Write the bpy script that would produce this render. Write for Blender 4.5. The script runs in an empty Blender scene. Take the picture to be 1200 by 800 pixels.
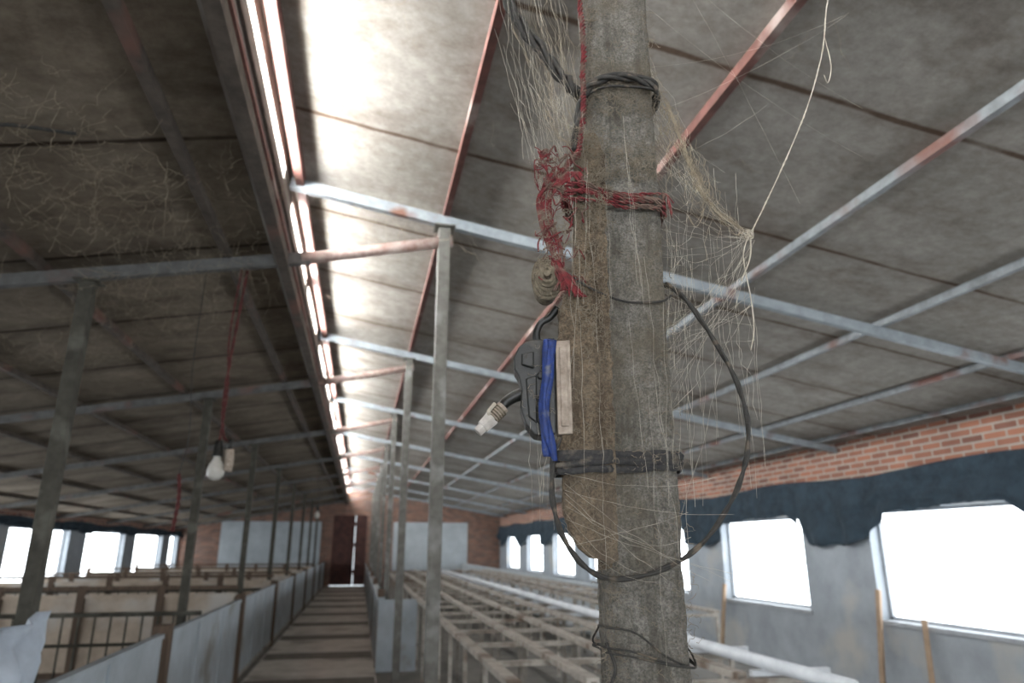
import bpy, math, random
from mathutils import Vector, Matrix, noise
random.seed(7)
CZ = 1.5
S12, C12 = math.sin(math.radians(12)), math.cos(math.radians(12))
scene = bpy.context.scene

# ---------------------------------------------------------------- materials
def _nodes(name):
    m = bpy.data.materials.new(name); m.use_nodes = True
    nt = m.node_tree
    for n in list(nt.nodes): nt.nodes.remove(n)
    out = nt.nodes.new('ShaderNodeOutputMaterial')
    b = nt.nodes.new('ShaderNodeBsdfPrincipled')
    nt.links.new(b.outputs[0], out.inputs[0])
    return m, nt, b, out
def c4(c): return (c[0], c[1], c[2], 1)
def mat(name, c1, c2=None, scale=8, rough=.8, metal=0, bump=.3, c3=None, s3=2, t3=.55, stretch=(1,1,1), bdist=.01, w3=.12):
    m, nt, b, out = _nodes(name)
    L = nt.links.new
    tc = nt.nodes.new('ShaderNodeTexCoord')
    mp = nt.nodes.new('ShaderNodeMapping'); mp.inputs['Scale'].default_value = stretch
    L(tc.outputs['Object'], mp.inputs[0])
    n1 = nt.nodes.new('ShaderNodeTexNoise'); n1.inputs['Scale'].default_value = scale; n1.inputs['Detail'].default_value = 8
    n1.inputs['Roughness'].default_value = .65
    L(mp.outputs[0], n1.inputs['Vector'])
    r = nt.nodes.new('ShaderNodeValToRGB')
    r.color_ramp.elements[0].position = .32; r.color_ramp.elements[1].position = .68
    r.color_ramp.elements[0].color = c4(c2 or c1); r.color_ramp.elements[1].color = c4(c1)
    L(n1.outputs['Fac'], r.inputs[0])
    col = r.outputs[0]
    if c3:
        n3 = nt.nodes.new('ShaderNodeTexNoise'); n3.inputs['Scale'].default_value = s3; n3.inputs['Detail'].default_value = 6
        L(mp.outputs[0], n3.inputs['Vector'])
        r3 = nt.nodes.new('ShaderNodeValToRGB')
        r3.color_ramp.elements[0].position = t3 - w3/2; r3.color_ramp.elements[1].position = t3 + w3/2
        L(n3.outputs['Fac'], r3.inputs[0])
        mx = nt.nodes.new('ShaderNodeMixRGB'); mx.inputs[2].default_value = c4(c3)
        L(r3.outputs[0], mx.inputs[0]); L(col, mx.inputs[1]); col = mx.outputs[0]
    L(col, b.inputs['Base Color'])
    b.inputs['Roughness'].default_value = rough
    b.inputs['Metallic'].default_value = metal
    if bump:
        bp = nt.nodes.new('ShaderNodeBump'); bp.inputs['Strength'].default_value = bump; bp.inputs['Distance'].default_value = bdist
        n2 = nt.nodes.new('ShaderNodeTexNoise'); n2.inputs['Scale'].default_value = scale*3; n2.inputs['Detail'].default_value = 8
        L(mp.outputs[0], n2.inputs['Vector'])
        L(n2.outputs['Fac'], bp.inputs['Height']); L(bp.outputs[0], b.inputs['Normal'])
    return m
def crust(name, c1, c2, dark, moss, mossamt=.7, grain=.6):
    """gritty weathered surface: fine grain + pits + broad blotches"""
    m, nt, b, out = _nodes(name); L = nt.links.new
    tc = nt.nodes.new('ShaderNodeTexCoord')
    def nz(s, d=6, r=.6, stretch=None):
        n = nt.nodes.new('ShaderNodeTexNoise'); n.inputs['Scale'].default_value = s; n.inputs['Detail'].default_value = d; n.inputs['Roughness'].default_value = r
        if stretch:
            mp = nt.nodes.new('ShaderNodeMapping'); mp.inputs['Scale'].default_value = stretch; L(tc.outputs['Object'], mp.inputs[0]); L(mp.outputs[0], n.inputs['Vector'])
        else: L(tc.outputs['Object'], n.inputs['Vector'])
        return n.outputs['Fac']
    def ramp(f, p0, p1, a, bb):
        r = nt.nodes.new('ShaderNodeValToRGB'); r.color_ramp.elements[0].position = p0; r.color_ramp.elements[1].position = p1
        r.color_ramp.elements[0].color = c4(a); r.color_ramp.elements[1].color = c4(bb); L(f, r.inputs[0]); return r.outputs[0]
    def mix(f, a, bb, mode='MIX'):
        x = nt.nodes.new('ShaderNodeMixRGB'); x.blend_type = mode
        if isinstance(f, float): x.inputs[0].default_value = f
        else: L(f, x.inputs[0])
        L(a, x.inputs[1])
        if isinstance(bb, tuple): x.inputs[2].default_value = c4(bb)
        else: L(bb, x.inputs[2])
        return x.outputs[0]
    fine = nz(300, 4, .75); mid = nz(60, 8, .72); big = nz(8, 6, .6); streak = nz(15, 8, .7, (2.2, 2.2, .35))
    col = ramp(mid, .36, .64, c2, c1)
    g = ramp(fine, .40, .60, (.45,.45,.45), (1.25,1.22,1.18))
    col = mix(grain, col, g, 'MULTIPLY')
    col = mix(ramp(streak, .46, .64, (0,0,0), (.9,.9,.9)), col, dark)
    col = mix(ramp(big, .50, .66, (0,0,0), (mossamt,)*3), col, moss)
    v = nt.nodes.new('ShaderNodeTexVoronoi'); v.inputs['Scale'].default_value = 150; L(tc.outputs['Object'], v.inputs['Vector'])
    pit = ramp(v.outputs['Distance'], .06, .22, (.25,.25,.25), (1,1,1))
    col = mix(.5*grain, col, pit, 'MULTIPLY')
    L(col, b.inputs['Base Color']); b.inputs['Roughness'].default_value = .95
    b.inputs['Specular IOR Level'].default_value = .2
    s = nt.nodes.new('ShaderNodeMath'); s.operation = 'ADD'; L(mid, s.inputs[0])
    s2 = nt.nodes.new('ShaderNodeMath'); s2.operation = 'MULTIPLY'; s2.inputs[1].default_value = .35; L(fine, s2.inputs[0]); L(s2.outputs[0], s.inputs[1])
    bp = nt.nodes.new('ShaderNodeBump'); bp.inputs['Strength'].default_value = 1; bp.inputs['Distance'].default_value = .008
    L(s.outputs[0], bp.inputs['Height']); L(bp.outputs[0], b.inputs['Normal'])
    return m
def emis(name, col, s):
    m = bpy.data.materials.new(name); m.use_nodes = True
    nt = m.node_tree
    for n in list(nt.nodes): nt.nodes.remove(n)
    out = nt.nodes.new('ShaderNodeOutputMaterial'); e = nt.nodes.new('ShaderNodeEmission')
    e.inputs[0].default_value = c4(col); e.inputs[1].default_value = s
    nt.links.new(e.outputs[0], out.inputs[0]); return m
def brickmat(name, axis='YZ', k=1):
    m, nt, b, out = _nodes(name); L = nt.links.new
    tc = nt.nodes.new('ShaderNodeTexCoord'); sp = nt.nodes.new('ShaderNodeSeparateXYZ'); cb = nt.nodes.new('ShaderNodeCombineXYZ')
    L(tc.outputs['Object'], sp.inputs[0])
    L(sp.outputs['Y' if axis == 'YZ' else 'X'], cb.inputs[0]); L(sp.outputs['Z'], cb.inputs[1])
    br = nt.nodes.new('ShaderNodeTexBrick'); br.inputs['Scale'].default_value = 1
    br.inputs['Brick Width'].default_value = .25; br.inputs['Row Height'].default_value = .072
    br.inputs['Mortar Size'].default_value = .010
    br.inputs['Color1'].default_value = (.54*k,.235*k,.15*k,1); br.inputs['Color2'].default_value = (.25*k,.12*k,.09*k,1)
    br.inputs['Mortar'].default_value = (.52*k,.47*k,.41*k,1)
    L(cb.outputs[0], br.inputs['Vector'])
    n = nt.nodes.new('ShaderNodeTexNoise'); n.inputs['Scale'].default_value = 3; n.inputs['Detail'].default_value = 6
    L(tc.outputs['Object'], n.inputs['Vector'])
    mx = nt.nodes.new('ShaderNodeMixRGB'); mx.blend_type = 'MULTIPLY'; mx.inputs[0].default_value = .5
    L(br.outputs[0], mx.inputs[1]); L(n.outputs['Fac'], mx.inputs[2]); L(mx.outputs[0], b.inputs['Base Color'])
    b.inputs['Roughness'].default_value = .9
    bp = nt.nodes.new('ShaderNodeBump'); bp.invert = True; bp.inputs['Distance'].default_value = .01
    L(br.outputs['Fac'], bp.inputs['Height']); L(bp.outputs[0], b.inputs['Normal'])
    return m
def roofmat(name, c1, c2, stain, off, drip, haloamt):
    """flat cement-board sheets with dark irregular seams across the slope"""
    m, nt, b, out = _nodes(name); L = nt.links.new
    tc = nt.nodes.new('ShaderNodeTexCoord')
    n1 = nt.nodes.new('ShaderNodeTexNoise'); n1.inputs['Scale'].default_value = 1.1; n1.inputs['Detail'].default_value = 10; n1.inputs['Roughness'].default_value = .72
    L(tc.outputs['Object'], n1.inputs['Vector'])
    r = nt.nodes.new('ShaderNodeValToRGB'); r.color_ramp.elements[0].position = .32; r.color_ramp.elements[1].position = .66
    r.color_ramp.elements[0].color = c4(c2); r.color_ramp.elements[1].color = c4(c1); L(n1.outputs['Fac'], r.inputs[0])
    sp = nt.nodes.new('ShaderNodeSeparateXYZ'); L(tc.outputs['Object'], sp.inputs[0])
    n2 = nt.nodes.new('ShaderNodeTexNoise'); n2.inputs['Scale'].default_value = 2.5; n2.inputs['Detail'].default_value = 5
    L(tc.outputs['Object'], n2.inputs['Vector'])
    def math_(op, a, bb=None, v=None):
        x = nt.nodes.new('ShaderNodeMath'); x.operation = op
        L(a, x.inputs[0])
        if bb is not None: L(bb, x.inputs[1])
        if v is not None: x.inputs[1].default_value = v
        return x.outputs[0]
    wob = math_('MULTIPLY', n2.outputs['Fac'], v=.04)
    y = math_('ADD', sp.outputs['Y'], wob)
    y = math_('ADD', y, v=off + 100)
    y = math_('DIVIDE', y, v=1.15)
    f = math_('FRACT', y); f = math_('SUBTRACT', f, v=.5); f = math_('ABSOLUTE', f)
    seam = nt.nodes.new('ShaderNodeValToRGB'); seam.color_ramp.elements[0].position = .480; seam.color_ramp.elements[1].position = .494
    L(f, seam.inputs[0])
    n3 = nt.nodes.new('ShaderNodeTexNoise'); n3.inputs['Scale'].default_value = 4; n3.inputs['Detail'].default_value = 8
    L(tc.outputs['Object'], n3.inputs['Vector'])
    sm = math_('MULTIPLY', seam.outputs[0], n3.outputs['Fac']); sm = math_('MULTIPLY', sm, v=1.7)
    halo = nt.nodes.new('ShaderNodeValToRGB'); halo.color_ramp.elements[0].position = .34; halo.color_ramp.elements[1].position = .5
    halo.color_ramp.elements[1].color = (haloamt,haloamt,haloamt,1); L(f, halo.inputs[0])
    hm = math_('MULTIPLY', halo.outputs[0], n3.outputs['Fac'])
    sm = math_('ADD', sm, hm); 
    mx = nt.nodes.new('ShaderNodeMixRGB'); mx.use_clamp=True; mx.inputs[2].default_value = c4(stain); L(sm, mx.inputs[0]); L(r.outputs[0], mx.inputs[1])
    mp = nt.nodes.new('ShaderNodeMapping'); mp.inputs['Scale'].default_value = (.8, 1.6, 1); L(tc.outputs['Object'], mp.inputs[0])
    n4 = nt.nodes.new('ShaderNodeTexNoise'); n4.inputs['Scale'].default_value = 1.6; n4.inputs['Detail'].default_value = 9; n4.inputs['Roughness'].default_value=.7; L(mp.outputs[0], n4.inputs['Vector'])
    r4 = nt.nodes.new('ShaderNodeValToRGB'); r4.color_ramp.elements[0].position = .48; r4.color_ramp.elements[1].position = .72
    r4.color_ramp.elements[1].color = (drip,drip,drip,1); L(n4.outputs['Fac'], r4.inputs[0])
    mx2 = nt.nodes.new('ShaderNodeMixRGB'); mx2.inputs[2].default_value = c4(stain); L(r4.outputs[0], mx2.inputs[0]); L(mx.outputs[0], mx2.inputs[1])
    n5 = nt.nodes.new('ShaderNodeTexNoise'); n5.inputs['Scale'].default_value = 14; n5.inputs['Detail'].default_value = 8; n5.inputs['Roughness'].default_value=.8; L(tc.outputs['Object'], n5.inputs['Vector'])
    r5 = nt.nodes.new('ShaderNodeValToRGB'); r5.color_ramp.elements[0].position=.38; r5.color_ramp.elements[1].position=.62
    r5.color_ramp.elements[0].color=(.68,.66,.64,1); L(n5.outputs['Fac'], r5.inputs[0])
    mx3 = nt.nodes.new('ShaderNodeMixRGB'); mx3.blend_type='MULTIPLY'; mx3.inputs[0].default_value=.85; L(mx2.outputs[0], mx3.inputs[1]); L(r5.outputs[0], mx3.inputs[2])
    L(mx3.outputs[0], b.inputs['Base Color']); b.inputs['Roughness'].default_value = 1
    b.inputs['Specular IOR Level'].default_value = .1
    bp = nt.nodes.new('ShaderNodeBump'); bp.inputs['Strength'].default_value = .06; bp.inputs['Distance'].default_value = .01
    L(n3.outputs['Fac'], bp.inputs['Height']); L(bp.outputs[0], b.inputs['Normal'])
    return m

M = {}
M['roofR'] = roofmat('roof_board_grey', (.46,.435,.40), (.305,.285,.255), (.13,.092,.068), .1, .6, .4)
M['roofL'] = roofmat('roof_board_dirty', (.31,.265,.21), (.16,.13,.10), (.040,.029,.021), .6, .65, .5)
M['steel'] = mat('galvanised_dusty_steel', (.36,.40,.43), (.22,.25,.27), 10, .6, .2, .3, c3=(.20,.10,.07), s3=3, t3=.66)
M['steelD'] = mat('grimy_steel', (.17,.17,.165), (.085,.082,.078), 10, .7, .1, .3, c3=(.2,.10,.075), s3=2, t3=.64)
M['rust'] = mat('red_oxide_purlin', (.19,.078,.062), (.10,.045,.036), 12, .8, .0, .3, c3=(.36,.29,.26), s3=2.5, t3=.62)
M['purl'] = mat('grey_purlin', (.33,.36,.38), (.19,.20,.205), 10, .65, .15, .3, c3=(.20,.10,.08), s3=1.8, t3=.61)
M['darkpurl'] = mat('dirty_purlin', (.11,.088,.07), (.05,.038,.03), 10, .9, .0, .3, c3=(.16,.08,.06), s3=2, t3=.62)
M['upst'] = mat('dusty_upstand', (.24,.225,.20), (.11,.096,.082), 5, .85, .0, .3, c3=(.07,.05,.038), s3=3, t3=.53, stretch=(1,.25,3))
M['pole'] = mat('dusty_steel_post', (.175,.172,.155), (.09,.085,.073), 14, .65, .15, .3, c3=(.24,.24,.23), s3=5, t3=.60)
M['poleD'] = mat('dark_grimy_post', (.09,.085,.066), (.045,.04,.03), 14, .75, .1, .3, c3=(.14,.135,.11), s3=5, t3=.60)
M['paint'] = mat('chipped_paint', (.58,.50,.46), (.33,.18,.14), 14, .6, .1, .4)
M['plaster'] = mat('painted_plaster', (.38,.42,.46), (.27,.30,.33), 2.5, .85, 0, .3, c3=(.43,.43,.41), s3=1.2, t3=.62)
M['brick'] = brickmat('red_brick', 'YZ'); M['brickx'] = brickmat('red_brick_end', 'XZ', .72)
M['floor'] = mat('dark_concrete_floor', (.20,.19,.17), (.10,.095,.085), 3, .8, 0, .3)
M['walk'] = mat('walkway_concrete', (.66,.63,.58), (.42,.395,.36), 4, .55, 0, .3, c3=(.28,.25,.22), s3=1.5, t3=.60)
M['shadeband'] = mat('walkway_shade_band', (.20,.185,.16), (.11,.10,.085), 6, .8, 0, .3)  # dark colour for the painted shade bands across the walkway
M['panel'] = mat('bluegrey_pen_sheet', (.48,.54,.59), (.34,.385,.42), 3, .6, .05, .2, c3=(.27,.26,.24), s3=2, t3=.64)
M['whitewash'] = mat('whitewash', (.50,.55,.58), (.38,.42,.45), 2, .85, 0, .2)
M['wood'] = mat('weathered_brown_wood', (.17,.115,.08), (.08,.055,.04), 6, .85, 0, .5, stretch=(4,4,.5))
M['ply'] = mat('pale_plywood', (.66,.55,.44), (.42,.33,.25), 4, .8, 0, .2, c3=(.66,.62,.57), s3=1.5, t3=.58)
M['door'] = mat('dark_door_wood', (.13,.055,.045), (.045,.024,.022), 5, .8, 0, .3)
M['tarp'] = mat('dark_shade_net', (.032,.056,.078), (.014,.026,.038), 6, .9, 0, .5, bdist=.03)
M['crate'] = mat('galvanised_crate_tube', (.52,.49,.44), (.28,.25,.215), 12, .6, .15, .2, c3=(.17,.125,.095), s3=4, t3=.60)
M['crateD'] = mat('grimy_crate_leg', (.26,.24,.21), (.13,.115,.095), 12, .7, .1, .2)
M['white'] = mat('white_feed_pipe', (.66,.69,.72), (.50,.53,.57), 6, .4, 0, .1)
M['frame'] = mat('window_frame_grey', (.42,.45,.48), (.30,.32,.35), 8, .6, 0, .2)
M['day'] = emis('overcast_daylight_film', (.91,.96,1), 6.3)
M['gap'] = emis('ridge_daylight', (.99,.99,.98), 105)
M['concrete'] = crust('aged_concrete', (.31,.297,.27), (.165,.155,.135), (.10,.09,.073), (.150,.125,.088), .65, .7)
M['board'] = crust('dirt_crusted_board', (.32,.25,.178), (.16,.124,.088), (.08,.060,.044), (.20,.165,.127), .6, .8)
M['black'] = mat('black_plastic', (.010,.011,.010), (.020,.019,.017), 60, .4, 0, .3, bdist=.002, c3=(.07,.06,.048), s3=25, t3=.68)
M['cable'] = mat('dusty_black_cable', (.018,.018,.017), (.045,.04,.034), 90, .7, 0, .5, bdist=.002, c3=(.14,.11,.08), s3=40, t3=.64)
M['strap'] = mat('dusty_black_strap', (.022,.023,.027), (.06,.056,.052), 120, .9, 0, .8, bdist=.002, c3=(.14,.12,.095), s3=50, t3=.62)
M['red'] = mat('faded_red_twine', (.23,.026,.032), (.08,.020,.020), 120, .9, 0, .4, c3=(.15,.10,.078), s3=45, t3=.53, bdist=.002)
M['redd'] = mat('dull_red_cord', (.13,.028,.025), (.06,.016,.015), 30, .85, 0, .2)
M['blue'] = mat('blue_strip', (.015,.05,.25), (.012,.025,.10), 110, .6, 0, .3, bdist=.002, c3=(.12,.13,.17), s3=50, t3=.60)
M['cream'] = mat('dirty_cream_plastic', (.48,.40,.33), (.24,.19,.15), 60, .7, 0, .3, bdist=.002)
M['rustknob'] = mat('rusty_coil', (.28,.24,.17), (.075,.055,.038), 70, .8, .2, .6, bdist=.003)
M['web'] = mat('cobweb_silk', (.60,.56,.48), (.42,.37,.29), 30, .9, 0, 0)
M['webdirt'] = mat('dusty_cobweb', (.38,.32,.23), (.21,.17,.12), 30, .95, 0, 0)
M['webgrey'] = mat('grey_cobweb', (.32,.275,.21), (.16,.13,.095), 30, .95, 0, 0)
M['string'] = mat('pale_string', (.60,.55,.46), (.38,.33,.26), 60, .9, 0, .2, bdist=.001)
M['bulb'] = mat('white_glass_bulb', (.62,.60,.56), (.46,.44,.39), 20, .25, 0, .05)
M['clear'] = mat('clear_plastic', (.66,.62,.58), (.44,.40,.36), 60, .3, 0, .2)
M['bluesheet'] = mat('pale_blue_sheet', (.60,.68,.78), (.40,.46,.54), 5, .6, 0, .3)
M['rawstick'] = mat('raw_timber_batten', (.40,.29,.20), (.26,.18,.12), 8, .8, 0, .3)

# ---------------------------------------------------------------- mesh builder
class MB:
    def __init__(s): s.v=[]; s.f=[]; s.mi=[]; s.mats=[]; s.sm=[]
    def m(s, k):
        if k not in s.mats: s.mats.append(k)
        return s.mats.index(k)
    def add(s, vs, fs, k, smooth=False):
        o=len(s.v); s.v += [tuple(v) for v in vs]; i=s.m(k)
        for f in fs: s.f.append([o+a for a in f]); s.mi.append(i); s.sm.append(smooth)
    def box(s, x0,x1,y0,y1,z0,z1,k):
        vs=[(x,y,z) for x in (x0,x1) for y in (y0,y1) for z in (z0,z1)]
        s.add(vs,[(0,1,3,2),(4,6,7,5),(0,4,5,1),(2,3,7,6),(0,2,6,4),(1,5,7,3)],k)
    def beam(s, p, q, w, h, k, up=(0,0,1)):
        p=Vector(p); q=Vector(q); d=(q-p).normalized(); u=Vector(up)
        sd=d.cross(u)
        if sd.length<1e-4: sd=d.cross(Vector((1,0,0)))
        sd.normalize(); u=sd.cross(d).normalized()
        vs=[]
        for c in (p,q):
            for a,b in ((-1,-1),(1,-1),(1,1),(-1,1)): vs.append(c+sd*(a*w/2)+u*(b*h/2))
        s.add(vs,[(0,1,2,3),(4,7,6,5),(0,4,5,1),(1,5,6,2),(2,6,7,3),(3,7,4,0)],k)
    def tube(s, path, r, k, n=8, closed=False):
        P=[Vector(p) for p in path]; N=len(P)
        if not callable(r): rr=lambda t: r
        else: rr=r
        t0=(P[1]-P[0]).normalized()
        a=Vector((0,0,1)) if abs(t0.z)<.9 else Vector((1,0,0))
        u=t0.cross(a).normalized()
        vs=[]
        for i in range(N):
            t=(P[min(i+1,N-1)]-P[max(i-1,0)])
            if t.length<1e-9: t=t0.copy()
            t.normalize()
            u=(u-t*u.dot(t))
            if u.length<1e-6: u=t.cross(Vector((.3,.5,.8)))
            u.normalize(); w=t.cross(u)
            R=rr(i/(N-1))
            for j in range(n):
                an=2*math.pi*j/n; vs.append(P[i]+u*math.cos(an)*R+w*math.sin(an)*R)
        fs=[]
        for i in range(N-1):
            for j in range(n):
                b=i*n+j; c=i*n+(j+1)%n; fs.append((b,c,c+n,b+n))
        fs.append(tuple(range(n-1,-1,-1))); fs.append(tuple((N-1)*n+j for j in range(n)))
        s.add(vs,fs,k,True)
    def prism(s, outline, b0, b1, k, fn):
        n=len(outline)
        vs=[fn(a,b0,z) for a,z in outline]+[fn(a,b1,z) for a,z in outline]
        fs=[tuple(range(n)), tuple(range(2*n-1,n-1,-1))]+[(i,i+n,(i+1)%n+n,(i+1)%n) for i in range(n)]
        s.add(vs,fs,k)
    def build(s, name, bevel=0, recalc=True):
        me=bpy.data.meshes.new(name); me.from_pydata(s.v,[],s.f)
        for k in s.mats: me.materials.append(M[k])
        for p,i,sm in zip(me.polygons,s.mi,s.sm): p.material_index=i; p.use_smooth=sm
        if recalc:
            import bmesh
            bm=bmesh.new(); bm.from_mesh(me); bmesh.ops.recalc_face_normals(bm,faces=bm.faces); bm.to_mesh(me); bm.free()
        ob=bpy.data.objects.new(name,me); scene.collection.objects.link(ob)
        if bevel:
            md=ob.modifiers.new('bevel','BEVEL'); md.width=bevel; md.segments=2; md.limit_method='ANGLE'
        return ob
def cr(pts, n=8):
    P=[Vector(p) for p in pts]; P=[P[0]*2-P[1]]+P+[P[-1]*2-P[-2]]; out=[]
    for i in range(1,len(P)-2):
        for j in range(n):
            t=j/n; a,b,c,d=P[i-1],P[i],P[i+1],P[i+2]
            out.append(.5*((2*b)+(c-a)*t+(2*a-5*b+4*c-d)*t*t+(3*b-a-3*c+d)*t**3))
    out.append(P[-2].copy()); return out
def twist(mb, path, R, r, k, turns, n=3, jit=0):
    N=len(path)
    t0=(path[1]-path[0]).normalized(); u0=t0.cross(Vector((.2,.9,.3))).normalized()
    for s in range(n):
        u=u0.copy(); out=[]
        for i in range(N):
            t=(path[min(i+1,N-1)]-path[max(i-1,0)]).normalized()
            u=(u-t*u.dot(t)).normalized(); w=t.cross(u)
            an=2*math.pi*(s/n+turns*i/(N-1))
            rr=R*(1+jit*math.sin(i*.9+s*2))
            out.append(path[i]+u*math.cos(an)*rr+w*math.sin(an)*rr)
        mb.tube(out,r,k,6)

# post-local frame: a across, b towards the walkway side, z height from eye level
def W(a,b,z):
    R=.1815+a; H=1.038-b
    return Vector((R*C12+H*S12, -R*S12+H*C12, z+CZ))

# ---------------------------------------------------------------- building shell
XL, XR, Y0, Y1 = -6.65, 5.65, -5.0, 29.0
def zR(x): return CZ+2.2-.173*(x+.53)
def zL(x): return CZ+1.68+.175*(x+.55)
mb=MB(); mb.box(XL-.3,XR+.3,Y0-.3,Y1+.3,-.2,0,'floor'); mb.build('floor')
mb=MB()
mb.box(-1.2,.28,Y0,Y1,.0,.05,'walk')
mb.build('walkway_slab')
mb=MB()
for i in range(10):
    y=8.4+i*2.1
    mb.box(-1.18,.26,y,y+.5,.05,.06,'shadeband')  # thin dark strips painting in the shade between light bands on the slab
mb.build('walkway_shade_band_row')

mb=MB()
def sheet(xa,xb,za,zb,k):
    th=.04
    vs=[(xa,Y0-.3,za),(xb,Y0-.3,zb),(xb,Y1+.3,zb),(xa,Y1+.3,za)]
    vs+= [(x,y,z+th) for x,y,z in vs]
    mb.add(vs,[(0,1,2,3),(7,6,5,4),(0,4,5,1),(1,5,6,2),(2,6,7,3),(3,7,4,0)],k)
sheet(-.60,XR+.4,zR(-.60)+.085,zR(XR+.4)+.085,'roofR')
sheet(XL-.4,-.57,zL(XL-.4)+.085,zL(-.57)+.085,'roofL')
mb.build('ceiling')

# ridge upstand with daylight gap
zt=zR(-.56)+.085; zb=zL(-.56)+.08
zg0=zt-.225; zg1=zt-.115
mb=MB()
mb.box(-.60,-.56,Y0,Y1,zb-.12,zg0,'upst')
mb.box(-.60,-.565,Y0,Y1,zg1,zt,'upst')
mb.beam((-.555,Y0,zb-.09),(-.555,Y1,zb-.09),.06,.07,'darkpurl')
mb.beam((-.55,Y0,zb+.06),(-.55,Y1,zb+.06),.012,.03,'rust')
mb.beam((-.55,Y0,zb+.16),(-.55,Y1,zb+.16),.012,.018,'darkpurl')
y=4.1; i=0
while y<Y1:
    w_=(.22,.10,.30,.12)[i%4]
    mb.box(-.60,-.573,y-w_,y+w_,zg0,zg1,'upst'); y+=3.35/2; i+=1
mb.build('ridge_upstand', 0)
mb=MB(); mb.box(-.598,-.590,Y0,Y1,zg0,zg1,'gap'); mb.build('window_1')

def sidewall(name,x0,x1,wins,sill,head,brickz,top):
    mb=MB(); ys=Y0
    mb.box(x0,x1,Y0-.3,Y1+.3,0,sill,'plaster')
    mb.box(x0,x1,Y0-.3,Y1+.3,head,brickz,'plaster')
    mb.box(x0,x1,Y0-.3,Y1+.3,brickz,top,'brick')
    e=Y0-.3
    for a,b in wins:
        mb.box(x0,x1,e,a,sill,head,'plaster'); e=b
    mb.box(x0,x1,e,Y1+.3,sill,head,'plaster')
    return mb.build(name)
winR=[(4.95+3.4*i,7.09+3.4*i) for i in range(-3,7)]
winR=[(a,min(b,Y1-.3)) for a,b in winR if a>Y0+.1]
winL=[(3.4+4.05*i,6.4+4.05*i) for i in range(-2,7)]
winL=[(a,min(b,Y1-.2)) for a,b in winL if a>Y0 and a<Y1-1]
sidewall('wall_right',XR,XR+.24,winR,CZ-.77,CZ+.40,CZ+.62,zR(XR)+.12)
sidewall('wall_left',XL-.24,XL,winL,CZ-.80,CZ+.40,CZ+.42,zL(XL)+.10)
k=2
def window(xin,xout,a,b,z0,z1):
    global k
    mb=MB(); xm=(xin*.3+xout*.7)
    mb.box(min(xm,xm+.01),max(xm,xm+.01),a,b,z0,z1,'day')
    d=-1 if xout>xin else 1
    xf=xm+d*.03
    for yy in (a+.02,b-.02): mb.beam((xf,yy,z0),(xf,yy,z1),.04,.04,'frame')
    for zz in (z0+.02,z1-.02): mb.beam((xf,a,zz),(xf,b,zz),.04,.04,'frame')
    mb.box(min(xin,xm)-(.03 if d<0 else 0),max(xin,xm)+(.03 if d>0 else 0),a-.05,b+.05,z0-.04,z0+.005,'frame')
    mb.build('window_%d'%k); k+=1
for a,b in winR: window(XR,XR+.24,a,b,CZ-.77,CZ+.40)
for a,b in winL: window(XL,XL-.24,a,b,CZ-.80,CZ+.40)

mb=MB()
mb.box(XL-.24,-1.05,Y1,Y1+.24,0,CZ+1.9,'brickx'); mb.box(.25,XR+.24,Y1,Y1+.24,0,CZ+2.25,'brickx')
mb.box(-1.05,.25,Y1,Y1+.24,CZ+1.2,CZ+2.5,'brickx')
mb.box(-5.2,-1.5,Y1-.03,Y1,.6,CZ+.95,'whitewash')
mb.box(1.3,4.3,Y1-.03,Y1,.6,CZ+.95,'whitewash')
mb.build('wall_back')
mb=MB()
for i in range(6):
    x=-1.05+i*1.3/6
    mb.box(x,x+1.3/6-(.02 if i==3 else .0),Y1+.05,Y1+.09,.07,CZ+1.2,'door')
for z in (.5,1.5,2.3): mb.box(-1.05,.25,Y1+.0,Y1+.05,z,z+.14,'door')
mb.beam((-.4,Y1+.03,.1),(-.4,Y1+.03,CZ+1.2),.1,.06,'door')
mb.build('door_1')
mb=MB(); mb.box(XL-.24,XR+.24,Y0-.3,Y0-.06,0,.5,'plaster')
mb.box(XL-.24,-3,Y0-.3,Y0-.06,.5,3.9,'plaster'); mb.box(3,XR+.24,Y0-.3,Y0-.06,.5,3.9,'plaster'); mb.box(-3,3,Y0-.3,Y0-.06,2.9,3.95,'plaster')
mb.build('wall_front')
mb=MB(); mb.box(-3,3,Y0-.2,Y0-.18,.5,2.9,'day')
for x in (-2.95,-1,1,2.95): mb.beam((x,Y0-.12,.5),(x,Y0-.12,2.9),.08,.06,'frame')
mb.build('window_%d'%k)

# ---------------------------------------------------------------- steel frame
framesY=[4.1+3.35*i for i in range(8)]
allF=[-2.6,.75]+framesY
mbR=MB()
for y in allF:
    mbR.beam((-.56,y,zR(-.56)),(XR-.01,y,zR(XR-.01)),.05,.07,'steel')
mbR.build('rafter_set')
mbL=MB()
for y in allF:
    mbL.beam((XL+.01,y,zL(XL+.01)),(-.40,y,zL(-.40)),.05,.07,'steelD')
    mbL.tube([(-.45,y,zL(-.45)),(.47,y,zR(.42)-.13)],.038,'paint',10)
mbL.build('rafter_set')
mb=MB()
mb.beam((-.50,Y0-.2,zt-.065),(-.50,Y1,zt-.065),.05,.09,'rust')
for i,x in enumerate([.43,1.45,2.47,3.6,4.68,5.4]):
    mb.beam((x,Y0-.2,zR(x)+.06),(x,Y1,zR(x)+.06),.04,.05,'rust' if i<2 else 'purl')
for i,x in enumerate([-.88,-1.84,-2.8,-3.8,-4.8,-5.8]):
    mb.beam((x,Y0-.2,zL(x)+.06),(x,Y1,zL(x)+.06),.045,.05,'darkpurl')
mb.build('roof_purlin_set')
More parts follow.
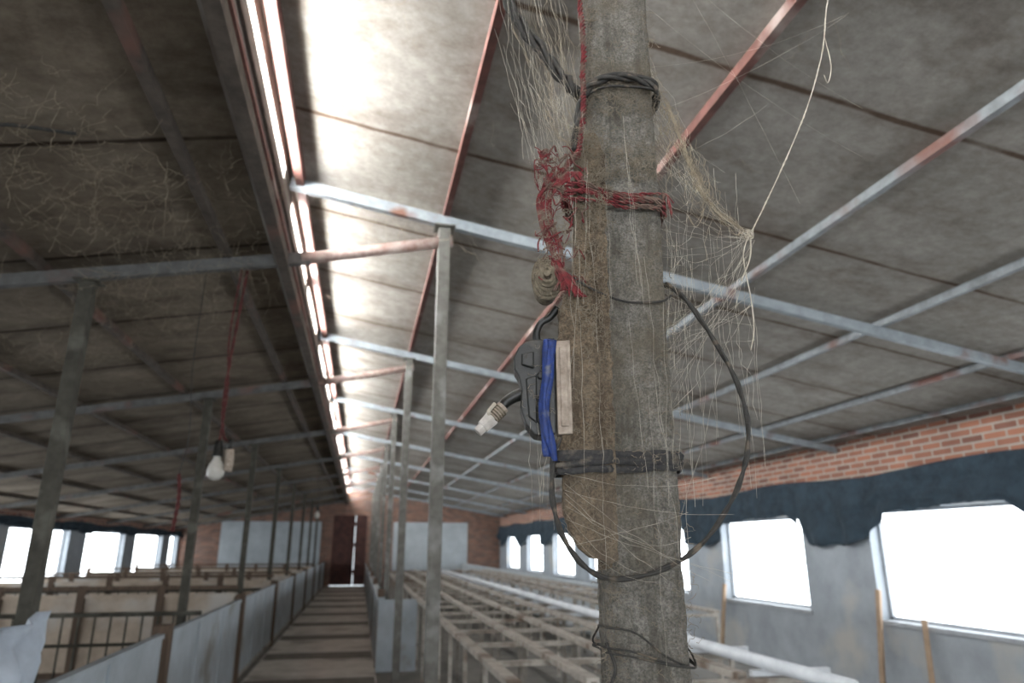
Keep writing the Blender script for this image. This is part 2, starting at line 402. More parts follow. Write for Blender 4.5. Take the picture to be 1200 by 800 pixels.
def post(x,y,ztop,w,k='pole'):
    mb=MB(); mb.beam((x,y,0),(x,y,ztop),w,w,k,up=(0,1,0))
    mb.box(x-w*.9,x+w*.9,y-w*.9,y+w*.9,ztop-.012,ztop,k)
    mb.box(x-w,x+w,y-w,y+w,0,.02,k)
    mb.build('steel_post',.004)
for y in framesY:
    post(.42,y,zR(.42)-.04,.075,'pole')
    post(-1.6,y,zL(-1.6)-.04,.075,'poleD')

# ---------------------------------------------------------------- shade nets
def net(name,x,y0,y1,ztop,zfun,d):
    ny=int((y1-y0)/.05); nz=16; vs=[]; fs=[]
    for i in range(ny+1):
        y=y0+(y1-y0)*i/ny; zb_=zfun(y)
        for j in range(nz+1):
            t=j/nz; z=ztop*(1-t)+zb_*t
            off=.05+.07*math.sin(y*7+2*math.sin(y*1.7)+t*1.5)*t+.07*noise.noise(Vector((y*2.2+t*2,t*3.5,0)))+.03*noise.noise(Vector((y*7,t*6,4)))
            off*= .4+.6*t
            vs.append((x+d*(.02+abs(off)),y,z-.03*math.sin(y*2)*t-(1-t)*.03*math.sin(y*1.85+1)))
    for i in range(ny):
        for j in range(nz):
            a=i*(nz+1)+j; fs.append((a,a+1,a+nz+2,a+nz+1))
    mb=MB(); mb.add(vs,fs,'tarp',True); ob=mb.build(name,recalc=False)
    s=ob.modifiers.new('thick','SOLIDIFY'); s.thickness=.004
def zbr(y):
    q=(y-4.95)%3.4
    f=max(0,min(1,(q-1.8)/.55))**.7*max(0,min(1,(3.4-q)/.16)) if q>1.8 else max(0,1-q/.2)*.5
    return CZ+.37-.34*f+.07*noise.noise(Vector((y*1.3,3,0)))+.03*noise.noise(Vector((y*7,1,0)))
net('shade_net',XR,Y0,Y1,CZ+.80,zbr,-1)
net('shade_net',XL,Y0,Y1,CZ+.56,lambda y:CZ+.38-.1*abs(noise.noise(Vector((y*.8,9,0)))),1)

for (ya,yb,zt_) in ((6.95,7.0,1.05),(6.25,6.4,.80),(10.35,10.4,.95)):
    mb=MB(); mb.beam((XR-.22,ya,0),(XR-.06,yb,zt_),.05,.04,'rawstick'); mb.build('timber_batten',.003)

# ---------------------------------------------------------------- pens, left
PY=[-1.13,2.22,5.57,8.9,12.3,15.65,19.0,22.35,25.7,28.9]
for a,b in zip(PY[:-1],PY[1:]):
    mb=MB()
    mb.box(-1.315,-1.285,a+.06,b-.06,.05,.90,'panel')
    mb.beam((-1.3,a+.056,.91),(-1.3,b-.056,.91),.05,.03,'panel')
    mb.beam((-1.3,a+.056,.07),(-1.3,b-.056,.07),.05,.04,'crate')
    for t in (.33,.66): mb.beam((-1.278,a+(b-a)*t,.05),(-1.278,a+(b-a)*t,.9),.012,.03,'panel',up=(0,1,0))
    mb.build('pen_panel')
mb=MB()
for y in PY: mb.beam((-1.3,y,0),(-1.3,y,.98),.11,.11,'wood',up=(0,1,0))
mb.build('pen_post_set',.008)
def woodpen(y,x0,x1,h,kk):
    mb=MB(); n=int((x1-x0)/.85)
    for i in range(n):
        xa=x0+(x1-x0)*i/n; xb=x0+(x1-x0)*(i+1)/n
        mb.box(xa+.04,xb-.04,y,y+.02,.08,h-.10,kk)
        mb.beam((xa,y-.01,0),(xa,y-.01,h),.09,.05,'wood',up=(0,1,0))
    mb.beam((x0,y-.012,h-.03),(x1,y-.012,h-.03),.05,.045,'wood')
    mb.beam((x0,y-.012,h-.12),(x1,y-.012,h-.12),.04,.04,'ply')
    mb.beam((x0,y-.012,.1),(x1,y-.012,.1),.05,.06,'wood')
    mb.build('wooden_pen_divider')
for yy,hh in ((9.45,1.06),(13.2,1.05),(16.5,1.0),(20,1.0),(24,1.0)): woodpen(yy,XL+.05,-1.42,hh,'ply')
for y,h in ((7.2,.92),(11.3,.9)):
    mb=MB()
    mb.tube([(XL+.03,y,h),(-1.38,y,h)],.02,'poleD'); mb.tube([(XL+.03,y,.15),(-1.38,y,.15)],.018,'poleD')
    mb.tube([(XL+.03,y,h-.25),(-1.38,y,h-.25)],.014,'poleD')
    x=XL+.1
    while x<-1.4:
        mb.tube([(x,y,.0),(x,y,h)],.009,'poleD',6); x+=.13
    mb.build('pen_rail_divider')
vs=[];fs=[]
for i in range(17):
    for j in range(19):
        t=j/18; y=2.75+1.0*i/16
        z=1.22-.09*(1-i/16)-t*.66
        x=-1.36+.06*noise.noise(Vector((y*7,t*5,0)))+.03*math.sin(t*3)+.025*math.sin(y*26+t*6)+.02*noise.noise(Vector((y*18,t*14,2)))
        vs.append((x-.05*t,y-.15*t*(i/16),z+.04*noise.noise(Vector((y*7,2,t*3)))))
for i in range(16):
    for j in range(18):
        a=i*19+j; fs.append((a,a+1,a+20,a+19))
mb=MB(); mb.add(vs,fs,'bluesheet',True); ob=mb.build('plastic_sheet',recalc=False); ob.modifiers.new('t','SOLIDIFY').thickness=.004

# ---------------------------------------------------------------- right side pens
mb=MB()
mb.box(.28,.34,9.6,28.5,0,.85,'panel'); mb.box(.28,.78,9.55,9.6,0,.85,'panel')
mb.box(.26,.36,9.5,28.5,.85,.88,'panel')
for y in (9.6,12.9,16.3,19.6,23,26.3): mb.beam((.31,y,0),(.31,y,.98),.08,.08,'wood',up=(0,1,0))
mb.build('low_partition')
mb=MB(); mb.box(4.1,4.16,12,28.9,0,.82,'whitewash'); mb.box(4.06,4.2,12,28.9,.82,.86,'whitewash')
mb.build('low_partition')
def crates(x0,x1,ya,yb,name,nl,tip=False):
    mb=MB(); zt_=.84
    for i in range(nl):
        x=x0+(x1-x0)*i/(nl-1)
        mb.beam((x,ya,zt_),(x,yb,zt_),.07,.035,'crate')
    for x in (x0,x1): mb.tube([(x,ya,.30),(x,yb,.30)],.014,'crateD',6)
    y=ya; q=0
    while y<=yb+.01:
        mb.beam((x0,y,zt_-.03),(x1,y,zt_-.03),.045,.03,'crate')
        if tip: mb.beam((x1-.35,y,zt_+.01),(x1+.12,y,zt_+.01),.035,.03,'white')
        for i in range(nl):
            x=x0+(x1-x0)*i/(nl-1)
            kk='crate' if i in (0,nl-1) else 'crateD'
            if i in (0,nl-1) or q%2==0: mb.beam((x,y,0),(x,y,zt_),.028,.028,kk,up=(0,1,0))
        y+=.85; q+=1
    mb.build(name)
crates(.80,2.45,3.7,21.5,'sow_crate_row',5,True)
crates(2.95,3.75,7.2,21.8,'sow_crate_row',3)
mb=MB()
mb.tube([(2.2,3.0,.896),(2.2,21,.896)],.036,'white',14)
mb.build('feed_pipe')

# ---------------------------------------------------------------- hanging lamps
def lamp(x,y,ztop,zb_,cord='redd',sz=1):
    mb=MB()
    p=cr([(x+.01,y,ztop),(x-.015,y+.01,ztop*.6+zb_*.4),(x+.012,y,ztop*.3+zb_*.7),(x,y,zb_)],8)
    twist(mb,p,.004,.0035,cord,12,2)
    prof=[(.006,.03),(.018,.028),(.024,.0),(.026,-.045),(.030,-.05),(.030,-.06)]
    def lathe(prof,k,n=16):
        vs=[];fs=[]
        for r,z in prof:
            for j in range(n):
                a=2*math.pi*j/n; vs.append((x+r*sz*math.cos(a),y+r*sz*math.sin(a),zb_+z*sz))
        for i in range(len(prof)-1):
            for j in range(n):
                fs.append((i*n+j,i*n+(j+1)%n,(i+1)*n+(j+1)%n,(i+1)*n+j))
        mb.add(vs,fs,k,True)
    lathe(prof,'black')
    lathe([(.018,-.055),(.022,-.075),(.040,-.105),(.048,-.135),(.045,-.162),(.03,-.182),(.012,-.19),(0.001,-.191)],'bulb')
    mb.build('hanging_light_bulb')
lamp(-.80,4.1,zL(-.8)-.04,CZ+.54)
lamp(-.83,14.15,zL(-.83)-.04,CZ+.72,'black')
mb=MB()
twist(mb,cr([(-.76,4.12,zL(-.76)-.04),(-.80,4.1,CZ+.9),(-.79,4.12,CZ+.62),(-.74,4.1,CZ+.56)],10),.006,.005,'redd',9,2)
mb.tube(cr([(-.74,4.1,CZ+.52),(-.735,4.1,CZ+.46),(-.74,4.1,CZ+.40)],4),.024,'cream',10)
mb.tube(cr([(-.74,4.1,CZ+.58),(-.74,4.1,CZ+.52)],2),.014,'black',8)
mb.build('hanging_lamp_socket')
mb=MB()
p=[(-.985,4.1,zL(-.98)-.04),(-.99,4.1,CZ+1.0),(-.96,4.1,CZ+.6),(-.985,4.1,CZ+.38)]
mb.tube(cr(p,8),.0025,'black',5)
twist(mb,cr([(-.985,4.1,CZ+.38),(-.97,4.1,CZ+.25),(-.98,4.1,CZ+.08)],10),.006,.006,'redd',4,2)
mb.build('red_cord')
mb=MB()
mb.tube(cr([(-2.4,3.0,zL(-2.4)+.02),(-2.0,2.8,zL(-2.0)-.05),(-1.75,2.75,zL(-1.75)-.02),(-1.6,2.72,zL(-1.6)-.07),(-1.45,2.6,zL(-1.45)-.01),(-1.2,2.7,zL(-1.2)+.01)],8),.008,'cable',6)
mb.tube(cr([(-1.75,2.75,zL(-1.75)-.02),(-1.72,2.74,zL(-1.75)-.08),(-1.66,2.74,zL(-1.75)-.10)],6),.006,'cable',6)
mb.build('dead_electric_wire')

# ---------------------------------------------------------------- foreground post
mb=MB()
hw,hd,ch=.054,.056,.012
front=[(-hw+ch+(2*hw-2*ch)*t/8,hd) for t in range(9)]
prof=front+[(hw-.003,hd-ch*.5),(hw,hd-ch*1.2),(hw,0),(hw,-hd+ch),(hw-ch,-hd),(-hw+ch,-hd),(-hw,-hd+ch),(-hw,0),(-hw,hd-ch*1.2),(-hw+.004,hd-ch*.5)]
zt_=zR(.4)-CZ-.04
N=int((zt_+CZ)/.006)
vs=[];n=len(prof)
for i in range(N+1):
    z=-CZ+(zt_+CZ)*i/N
    for (a,b) in prof:
        q=noise.noise(Vector((a*25,b*25,z*14)))*.0032+noise.noise(Vector((a*90,b*90,z*80)))*.0018
        s=1+q/.056
        vs.append(W(a*s,b*s,z))
fs=[]
for i in range(N):
    for j in range(n): fs.append((i*n+j,i*n+(j+1)%n,(i+1)*n+(j+1)%n,(i+1)*n+j))
fs.append(tuple(range(n))); fs.append(tuple(N*n+j for j in range(n)))
mb.add(vs,fs,'concrete',True)
mb.build('concrete_post')

out=[(-.036,.60),(-.050,.635),(-.066,.63),(-.080,.60),(-.084,.55),(-.085,.47),(-.090,.40),(-.104,.35),(-.112,.335),
     (-.113,.25),(-.113,.10),(-.111,.05),(-.104,.022),(-.092,.0),(-.076,-.014),(-.058,-.02),(-.040,-.018),(-.038,.1),(-.039,.3)]
mb=MB()
fine=[]
for i in range(len(out)):
    a=Vector(out[i]); b=Vector(out[(i+1)%len(out)]); m_=max(1,int((b-a).length/.006))
    for j in range(m_):
        p=a.lerp(b,j/m_); fine.append((p.x+.004*noise.noise(Vector((p.x*70,p.y*70,0))),p.y+.004*noise.noise(Vector((p.x*70,p.y*70,5)))))
mb.prism(fine,.050,.080,'board',W)
mb.prism([(-.036,.61),(-.066,.62),(-.074,.5),(-.074,.02),(-.06,-.03),(-.036,-.026)],.042,.052,'board',W)
for i in range(320):
    z=random.uniform(.0,.6) if i<120 else random.uniform(.3,.6); a=random.uniform(-.108 if z<.33 else -.082,-.042)
    r=random.uniform(.002,.007)
    vs=[];fs=[]
    for ii in range(4):
        th=math.pi/2*ii/3
        for jj in range(8):
            ph=2*math.pi*jj/8
            vs.append(W(a+r*math.cos(th)*math.cos(ph)*random.uniform(.7,1.3),.0795+r*.35*math.sin(th),z+1.6*r*math.cos(th)*math.sin(ph)*random.uniform(.7,1.3)))
    for ii in range(3):
        for jj in range(8): fs.append((ii*8+jj,ii*8+(jj+1)%8,(ii+1)*8+(jj+1)%8,(ii+1)*8+jj))
    mb.add(vs,fs,'board',True)
mb.build('mounting_board',.004)

# switch box
mb=MB()
case=[(-.122,.285),(-.140,.290),(-.160,.287),(-.172,.278),(-.179,.262),(-.178,.245),(-.172,.235),(-.168,.215),(-.170,.19),(-.162,.165),(-.150,.150),(-.122,.145)]
mb.prism(case,.03,.078,'black',W)
mb.prism([(-.120,.29),(-.130,.29),(-.130,.150),(-.120,.150)],.025,.085,'black',W)
mb.prism([(-.150,.27),(-.168,.267),(-.168,.25),(-.150,.245)],.078,.084,'black',W)
mb.prism([(-.146,.235),(-.162,.23),(-.158,.175),(-.146,.165)],.078,.082,'black',W)
for zz in (.235,.20,.17): mb.tube([W(-.14,.076,zz),W(-.14,.083,zz)],.006,'black',12)
mb.tube(cr([W(-.142,.055,.285),W(-.145,.055,.305),W(-.138,.055,.322),W(-.125,.055,.33),W(-.112,.06,.345)],6),.006,'black',8)
mb.tube(cr([W(-.160,.06,.215),W(-.178,.06,.208),W(-.190,.06,.200),W(-.197,.06,.190)],5),lambda t:.010-.003*t,'black',12)
mb.build('switch_box',.003)
mb=MB()
mb.prism([(-.119,.284),(-.098,.286),(-.097,.150),(-.118,.149)],.060,.088,'cream',W)
mb.prism([(-.114,.275),(-.103,.276),(-.102,.160),(-.113,.16)],.088,.091,'cream',W)
mb.build('terminal_strip',.002)
mb=MB()
for kx,(o1,w1,zz0,zz1) in enumerate(((-.003,.0045,.286,.118),(.004,.0050,.284,.112),(0,.0035,.27,.125))):
    P=cr([W(-.128+o1,.088+.002*kx,zz0),W(-.131+o1,.092+.002*kx,.24),W(-.137+o1*.6,.092+.002*kx,.19),W(-.134+o1*1.2,.092+.002*kx,.145),W(-.129+o1*1.5,.090,zz1)],8)
    vs=[];fs=[]
    for i,p in enumerate(P):
        t=i/(len(P)-1); w=w1-.001*t+.0012*math.sin(t*15+kx*2)
        d=Vector((C12,-S12,0)); f=Vector((S12,C12,0))
        vs+=[p-d*w,p-f*.002,p+d*w]
    for i in range(len(P)-1):
        for j in (0,1): fs.append((3*i+j,3*i+j+1,3*i+j+4,3*i+j+3))
    mb.add(vs,fs,'blue',True)
ob=mb.build('blue_strap',recalc=False); ob.modifiers.new('t','SOLIDIFY').thickness=.002
mb=MB()
A=W(-.197,.062,.190); B=W(-.226,.066,.160); D=(B-A)
mb.tube([A-D*.1,A+D*.25,A+D*.5],.010,'cream',10)
mb.tube([A+D*.45,A+D*.6,A+D*.9],lambda t:.0125-.002*t,'clear',6)
mb.tube([A+D*.85,A+D*1.15],.008,'clear',6)
mb.tube(cr([A+D*.3,W(-.215,.075,.182),W(-.206,.07,.196)],5),.003,'string',6)
for i in range(5):
    p=A+D*(.05+.1*i); mb.tube([p-D*.03,p+D*.02],.0115,'rustknob',10)
mb.build('wire_connector',.001)

# rusty coil insulator
mb=MB()
c=(-.130,.385)
sp=[]
for i in range(150):
    t=i/149; an=t*2*math.pi*5; r=.007+.023*t
    sp.append(W(c[0]+r*.72*math.cos(an),.078+.018*(1-t)+.002*math.sin(an*3),c[1]+r*1.15*math.sin(an)))
mb.tube(sp,.0032,'rustknob',6)
ring=[(c[0]+.020*math.cos(a*math.pi/12),c[1]+.032*math.sin(a*math.pi/12)) for a in range(24)]
mb.prism(ring,.045,.076,'rustknob',W)
mb.tube([W(c[0],.03,c[1]),W(c[0],.099,c[1])],.005,'rustknob',10)
mb.build('insulator_knob',.002)

# strap
mb=MB()
loop=[(-.118,.086),(-.08,.0875),(-.05,.0865),(-.030,.066),(.0,.0625),(.035,.063),(.056,.058),(.0615,.03),(.0615,-.03),(.056,-.062),(-.05,-.064),(-.062,-.03),(-.10,.03),(-.121,.045),(-.1205,.075)]
def strap(z0,h,off,kk,tilt):
    pts=[Vector((a,b,0)) for a,b in loop]; vs=[];fs=[]
    P=[]
    for i in range(len(pts)):
        a=pts[i];b=pts[(i+1)%len(pts)]
        for j in range(6): P.append(a.lerp(b,j/6))
    n=len(P)
    cx=Vector((-.03,.01,0))
    for i,p in enumerate(P):
        for j in range(7):
            t=j/6-.5
            q=p+(p-cx).normalized()*(off+.0030*(1-4*t*t)+.0012*noise.noise(Vector((i*.4,j*1.5,z0*50))))
            vs.append(W(q.x,q.y,z0+t*h+tilt*q.x+.0022*noise.noise(Vector((i*.2,3,z0*30)))))
    for i in range(n):
        for j in range(6):
            fs.append((i*7+j,((i+1)%n)*7+j,((i+1)%n)*7+j+1,i*7+j+1))
    mb.add(vs,fs,kk,True)
strap(.124,.011,0,'strap',.02); strap(.114,.010,.0015,'strap',-.03); strap(.105,.010,.000,'strap',.05); strap(.117,.008,.003,'strap',.09)
mb.build('rubber_strap',recalc=False)

# cables
mb=MB()
up=[W(-.215,.02,1.05),W(-.181,.03,.917),W(-.145,.04,.845),W(-.102,.05,.768),W(-.079,.055,.734),W(-.062,.03,.722),W(-.058,-.01,.722)]
p=cr(up,10); twist(mb,p,.0062,.0052,'cable',3,3,.3)
lp=[W(.058,-.02,.724),W(.062,.03,.718),W(.056,.064,.724),(W(.03,.066,.742)),W(-.01,.067,.747),W(-.04,.068,.738),W(-.058,.070,.72),W(-.070,.072,.69),W(-.078,.078,.64),W(-.084,.080,.60)]
p=cr(lp,10); twist(mb,p,.0032,.0038,'cable',4,2,.2)
lp2=[W(.060,.0,.735),W(.058,.062,.738),W(.02,.066,.752),W(-.02,.067,.752),W(-.055,.062,.735),W(-.062,.0,.725)]
mb.tube(cr(lp2,10),.0035,'cable',8)
lp3=[W(.060,.0,.718),W(.058,.062,.722),W(.01,.066,.730),W(-.03,.067,.728),W(-.056,.062,.715),W(-.062,.0,.72)]
mb.tube(cr(lp3,10),.0022,'cable',8)
mb.build('tied_electric_cable')
mb=MB()
big=[W(-.110,.085,.40),W(-.095,.088,.385),W(-.0645,.085,.366),(W(-.03,.075,.354)),W(.0,.068,.350),W(.040,.066,.352),W(.057,.060,.362),W(.0665,.04,.38),W(.056,.02,.396),W(.062,.04,.388),W(.085,.055,.355),W(.118,.06,.2935),W(.146,.06,.229),W(.156,.06,.165),W(.1445,.06,.106),W(.1155,.065,.052),W(.070,.07,.0),W(.0157,.072,-.030),W(-.043,.075,-.041),W(-.083,.082,-.027),W(-.1134,.085,.0125),W(-.1268,.085,.063),W(-.1246,.088,.118),W(-.115,.09,.145)]
mb.tube(cr(big[:9],8),.0018,'cable',8)
p=cr(big[8:],12); twist(mb,p,.0014,.0028,'cable',9,2,.2)
mb.build('looped_electric_cable')
mb=MB()
for dz in (0,.006,.03):
    pts=[W(-.060,0,-.135+dz),W(-.058,.060,-.132+dz),W(-.02,.064,-.138+dz),W(.02,.065,-.146+dz*.3),W(.056,.062,-.150),W(.062,.0,-.150+dz*.5),W(.055,-.06,-.145),W(-.055,-.06,-.138),W(-.060,0,-.135+dz)]
    mb.tube(cr(pts,8),.0014,'cable',6)
mb.tube(cr([W(-.058,.06,-.12),W(-.048,.066,-.150),W(-.055,.066,-.175),W(-.05,.066,-.22)],8),.0022,'cable',6)
mb.build('binding_wire')

# red twine
mb=MB()
vert=[W(-.050,.05,1.1),W(-.062,.055,.917),W(-.060,.062,.83),W(-.064,.07,.742),W(-.066,.078,.68),W(-.0766,.084,.60),(W(-.10,.086,.565)),W(-.118,.086,.53)]
p=cr(vert,14); twist(mb,p,.0036,.0020,'red',22,3,.3)
def around(z0,z1,ex,k,r,n=2,wob=.004,sd=0):
    pts=[]
    base=[(-.100,.088),(-.07,.090),(-.035,.075),(.0,.066),(.035,.066),(.058,.058),(.063,.02),(.060,-.04),(.03,-.062),(-.03,-.062),(-.06,-.04),(-.09,.03),(-.104,.07)]
    L_=len(base)
    for i in range(L_+1):
        a,b=base[i%L_]
        pts.append(W(a,b+ex,z0+(z1-z0)*max(0,min(1,(a+.1)/.16))+wob*noise.noise(Vector((a*40,b*30,sd)))))
    twist(mb,cr(pts,8),.0018,r,k,16,n,.3)
for i in range(7):
    around(.512+.0045*i+random.uniform(-.004,.004),.506+.0044*i,.0005+.0012*(i%3),'red',.0014,2,.014,i*3.3)
for i in range(40):
    a0=random.uniform(-.140,-.085); z0=random.uniform(.36,.585)
    pts=[]
    for j in range(7):
        pts.append(W(max(-.146,min(-.06,a0)),.083+random.uniform(0,.012),z0))
        a0+=random.uniform(-.014,.014); z0+=random.uniform(-.020,.020)
        a0=max(-.146,min(-.065,a0)); z0=max(.345,min(.60,z0))
    mb.tube(cr(pts,6),random.choice((.0007,.0010,.0014)),'red',5)
for i in range(18):
    x0=-.130+random.uniform(-.010,.012)
    pts=[W(-.095+random.uniform(-.03,.01),.088,.565),W(x0,.088,.52),W(x0-.001,.088,.48),W(x0+.012,.090,.43),W(-.112+random.uniform(-.008,.008),.092,.39),W(-.102+random.uniform(-.02,.025),.092,.36)]
    mb.tube(cr(pts,8),.0014,'red',5)
for i in range(10):
    pts=[W(-.12,.090,.52),W(-.10+random.uniform(-.01,.01),.092,.545),W(-.085+random.uniform(-.01,.01),.092,.555),W(-.07,.09,.53)]
    mb.tube(cr(pts,6),.0013,'red',5)
for i in range(9):
    pts=[W(-.11,.092,.395),W(-.10+random.uniform(-.01,.01),.094,.375),W(-.09+random.uniform(-.02,.02),.092,.35)]
    mb.tube(cr(pts,5),.0013,'red',5)
for i in range(8):
    pts=[W(.055,.064,.535-i*.002),W(.062,.066,.53),W(.066+random.uniform(-.004,.006),.066,.50+random.uniform(-.01,.02))]
    mb.tube(cr(pts,5),.0010,'red',5)
mb.build('red_twine')

# pale string
mb=MB()
p=cr([W(.40,.02,.98),W(.379,.03,.917),W(.368,.03,.86),W(.355,.03,.81),W(.322,.03,.72),W(.279,.03,.628),W(.236,.03,.545),W(.200,.03,.479)],8)
twist(mb,p,.0008,.0008,'string',24,2,.3)
mb.tube(cr([W(.368,.03,.86),W(.372,.03,.80),W(.362,.03,.765),W(.357,.03,.78)],5),.0008,'string',5)
mb.tube(cr([W(.200,.03,.479),W(.189,.035,.46),W(.183,.035,.43),W(.190,.03,.375),W(.190,.03,.32),W(.182,.03,.287)],6),.0009,'string',5)
mb.tube(cr([W(.200,.03,.479),(W(.196,.03,.44)),W(.178,.03,.40)],6),.0012,'string',5)
for i in range(12):
    pts=[W(.197+random.uniform(-.007,.007),.03+random.uniform(-.004,.004),.478+random.uniform(-.009,.009)) for _ in range(5)]
    mb.tube(cr(pts,5),.0008,'string',5)
mb.build('knotted_string')

# ---------------------------------------------------------------- cobwebs
def webobj(name,splines,r,mk):
    cu=bpy.data.curves.new(name,'CURVE'); cu.dimensions='3D'; cu.bevel_depth=r; cu.bevel_resolution=0
    for s in splines:
        sp=cu.splines.new('POLY'); sp.points.add(len(s)-1)
        for i,p in enumerate(s):
            sp.points[i].co=(p[0],p[1],p[2],1); sp.points[i].radius=.6+.9*abs(noise.noise(Vector(p)*40))*2
    cu.materials.append(M[mk]); ob=bpy.data.objects.new(name,cu); scene.collection.objects.link(ob); return ob
def sag(p,q,s,n=14,w=.002):
    p=Vector(p);q=Vector(q); sd=random.uniform(0,99); out=[]
    for i in range(n+1):
        t=i/n; e=math.sin(math.pi*t)
        out.append(p.lerp(q,t)+Vector((w*e*noise.noise(Vector((sd,t*6,0))),w*e*noise.noise(Vector((sd,t*6,7))),-s*4*t*(1-t)+w*e*noise.noise(Vector((sd,t*6,3))))))
    return out
R=random.uniform
S=[]
knot=W(.198,.03,.478)
for i in range(26):
    S.append(sag(knot+Vector((R(-.01,.01),0,R(-.01,.01))),W(.056,R(-.02,.05),R(.2,.75)),R(.0,.045),w=.010))
for i in range(14):
    S.append(sag(W(.190,.03,R(.30,.46)),W(.057,R(0,.05),R(.0,.40)),R(0,.02),w=.008))
for i in range(30):
    a=R(.062,.20); S.append(sag(W(a,R(-.02,.06),R(.35,.62)),W(a+R(-.03,.02),R(-.02,.06),R(.05,.3)),0,w=.012))
for i in range(16):
    S.append(sag(W(.05,.03,R(.68,.9)),W(R(.10,.17),.03,R(.50,.62)),R(.0,.05),w=.012))
for i in range(12):
    S.append(sag(W(.056,.04,R(.3,.66)),W(R(.08,.12),.03,R(.35,.6)),R(.01,.05),w=.012))
for i in range(44):
    a=R(-.17,-.07); S.append(sag(W(a-R(0,.06),R(.0,.07),R(.72,1.05)),W(a+R(0,.05),R(.02,.08),R(.46,.66)),R(0,.03),w=.016))
for i in range(18):
    S.append(sag(W(R(-.16,-.06),.06,R(.68,.85)),W(R(-.12,-.05),.07,R(.56,.7)),R(0,.03),w=.012))
for i in range(20):
    a=R(-.1,.06); z=R(.1,.6); S.append(sag(W(a,.095,z+.1),W(a+R(-.02,.02),.095,z-R(.1,.25)),0,w=.008))
for i in range(7):
    a=-.13+R(-.02,.02); S.append(sag(W(a-.01,.08,.22),W(a-.015+R(-.01,.01),.08,R(-.02,.1)),0,w=.008))
for i in range(10):
    S.append(sag(W(-.11,.09,R(.0,.1)),W(R(.0,.14),.07,R(-.06,.1)),R(0,.03),w=.006))
webobj('cobweb',S,.0002,'web')
S=[]
S.append(sag(W(.055,.03,.93),W(.40,.03,.62),.02)); S.append(sag(W(.12,.03,1.0),W(.42,.02,.72),.02)); S.append(sag(W(.14,.0,1.0),W(.30,.0,.55),-.01))
for i in range(3): S.append(sag(W(R(.05,.06),.04,R(.5,.8)),W(R(.3,.6),-.1,R(.8,1.1)),R(0,.03)))
webobj('cobweb',S,.00016,'web')
S=[]
cl=[W(.058,.05,.76),W(.085,.04,.70),W(.105,.035,.63),W(.125,.03,.57),W(.150,.03,.52),W(.19,.03,.485)]
cp=cr(cl,12)
for i in range(80):
    s0=random.randint(0,len(cp)-12); ln=random.randint(8,26); seg=cp[s0:s0+ln]
    ph=R(0,6); amp=R(.002,.014)
    if len(seg)>3: S.append([p+Vector((amp*noise.noise(Vector((ph,j*.25,0)))*2,0,amp*noise.noise(Vector((ph,j*.25,5)))*2)) for j,p in enumerate(seg)])
for i in range(26):
    a=R(.07,.16); z=.76-(a-.058)*1.9+R(-.02,.02)
    S.append(sag(W(a,.035,z),W(a+R(-.02,.01),.035,z-R(.05,.16)),0,w=.016))
for i in range(18):
    z=.545+R(-.04,.05); a=R(.09,.12)
    S.append(cr([W(a,.03,z),W(a+.010,.03,z-.018),W(a+.024,.03,z+R(-.01,.02)),W(a+.018,.03,z+.025),W(a+.006,.03,z+.02)],5))
webobj('dusty_cobweb_clump',S,.00034,'webdirt')
S=[]
for kx in range(8):
    a0=-.135+.009*kx; base=cr([W(a0-R(.02,.06),.03,1.0),W(a0-R(.0,.04),.04,.85),W(a0,.05,.74),W(a0+.015,.06,.66),W(-.085,.08,.60)],10)
    for i in range(8):
        s0=random.randint(0,len(base)-14); ln=random.randint(10,30); seg=base[s0:s0+ln]; ph=R(0,90); amp=R(.004,.014)
        S.append([p+Vector((amp*noise.noise(Vector((ph,j*.22,0)))*2,0,amp*noise.noise(Vector((ph,j*.22,5)))*2)) for j,p in enumerate(seg)])
webobj('dusty_cobweb_clump',S,.00022,'webdirt')
S=[]
def fuzz(n,a0,a1,z0,z1,b,L_):
    for i in range(n):
        a=R(a0,a1); z=R(z0,z1); an=R(0,6.28); pts=[]
        for j in range(7):
            pts.append(W(a,b+R(0,.006),z)); a+=math.cos(an)*L_; z+=math.sin(an)*L_; an+=R(-1.3,1.3)
        S.append(pts)
fuzz(560,-.085,-.035,.46,.64,.082,.0028)
fuzz(260,-.04,.05,.56,.62,.058,.0028)
fuzz(300,-.115,-.04,.28,.45,.082,.0028)
fuzz(260,-.05,.055,.68,.75,.060,.0026)
fuzz(240,-.11,-.04,-.01,.28,.081,.0026)
fuzz(260,-.14,-.10,.35,.58,.088,.003)
fuzz(25,-.165,-.12,.16,.29,.083,.0025)
fuzz(40,-.05,.055,.09,.135,.064,.0025)
fuzz(260,.044,.062,-.2,.9,.056,.0028)
fuzz(200,-.062,-.046,.62,.95,.056,.0028)
fuzz(200,-.062,-.040,-.25,-.02,.056,.0028)
fuzz(260,-.035,.045,-.2,.95,.058,.0024)
webobj('cobweb_fuzz',S,.00033,'webgrey')
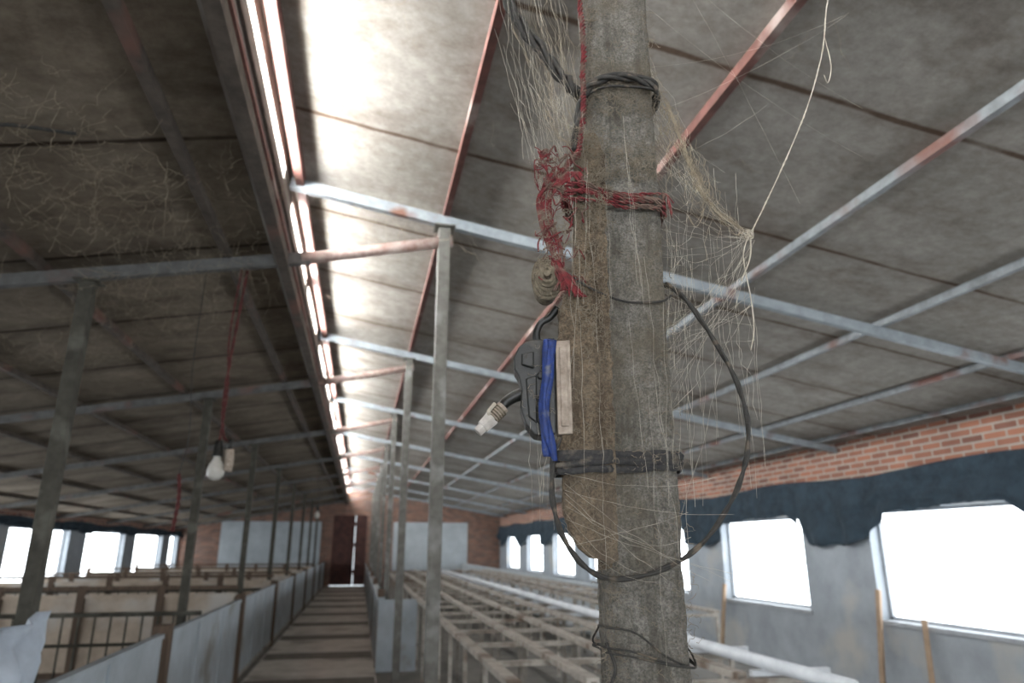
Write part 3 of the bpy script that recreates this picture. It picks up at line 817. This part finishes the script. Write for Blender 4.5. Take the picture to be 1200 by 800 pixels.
# dusty webs under the roofs
S=[]
for i in range(420):
    cx,cy=random.choice(((-1.5,3.0),(-1.1,3.6),(-1.9,2.6),(-2.6,3.8),(-1.3,4.8),(-2.2,5.5)))
    x=cx+R(-.45,.45); y=cy+R(-.6,.6); z=zL(x)+.08
    x2=x+R(-.3,.3); y2=y+R(-.3,.3)
    S.append(sag((x,y,z),(x2,y2,zL(x2)+.08),R(.01,.10),w=.05))
for i in range(70):
    x=R(-1.7,-.6); y=4.1+R(-.3,.3)
    S.append(sag((x,4.1,zL(x)),(x+R(-.25,.25),y,zL(x)+R(-.25,.06)),R(0,.06),w=.03))
for i in range(24):
    x=R(-2.6,-.6); y=R(2.4,4.6); S.append(sag((x,y,zL(x)+.06),(x+R(-.1,.1),y,zL(x)-R(.1,.35)),0,w=.03))
webobj('roof_cobweb',S,.0008,'webdirt')
S=[]
for i in range(60):
    x=R(-.4,3.5); y=R(1.8,7); x2=x+R(-.3,.3); y2=y+R(-.3,.3)
    S.append(sag((x,y,zR(x)+.07),(x2,y2,zR(x2)+.07),R(.01,.08),w=.02))
for i in range(30):
    x=R(-.4,.6); S.append(sag((x,4.1+R(-.1,.1),zR(x)-.03),(x+R(-.2,.2),4.1,zR(x)-R(.15,.35)),R(.0,.05),w=.02))
webobj('roof_cobweb',S,.0006,'webdirt')

# ---------------------------------------------------------------- world and camera
w=bpy.data.worlds.new('overcast'); scene.world=w; w.use_nodes=True
w.node_tree.nodes['Background'].inputs[0].default_value=(.85,.93,1,1); w.node_tree.nodes['Background'].inputs[1].default_value=2
cam=bpy.data.cameras.new('camera'); co=bpy.data.objects.new('camera',cam); scene.collection.objects.link(co)
co.location=(0,0,CZ); co.rotation_euler=(math.radians(106.6),0,math.radians(-12))
cam.sensor_width=36; cam.lens=807*36/1200; cam.clip_start=.02
cam.dof.use_dof=True; cam.dof.focus_distance=1.0; cam.dof.aperture_fstop=4.5
scene.camera=co
scene.view_settings.view_transform='Standard'
scene.view_settings.exposure=0
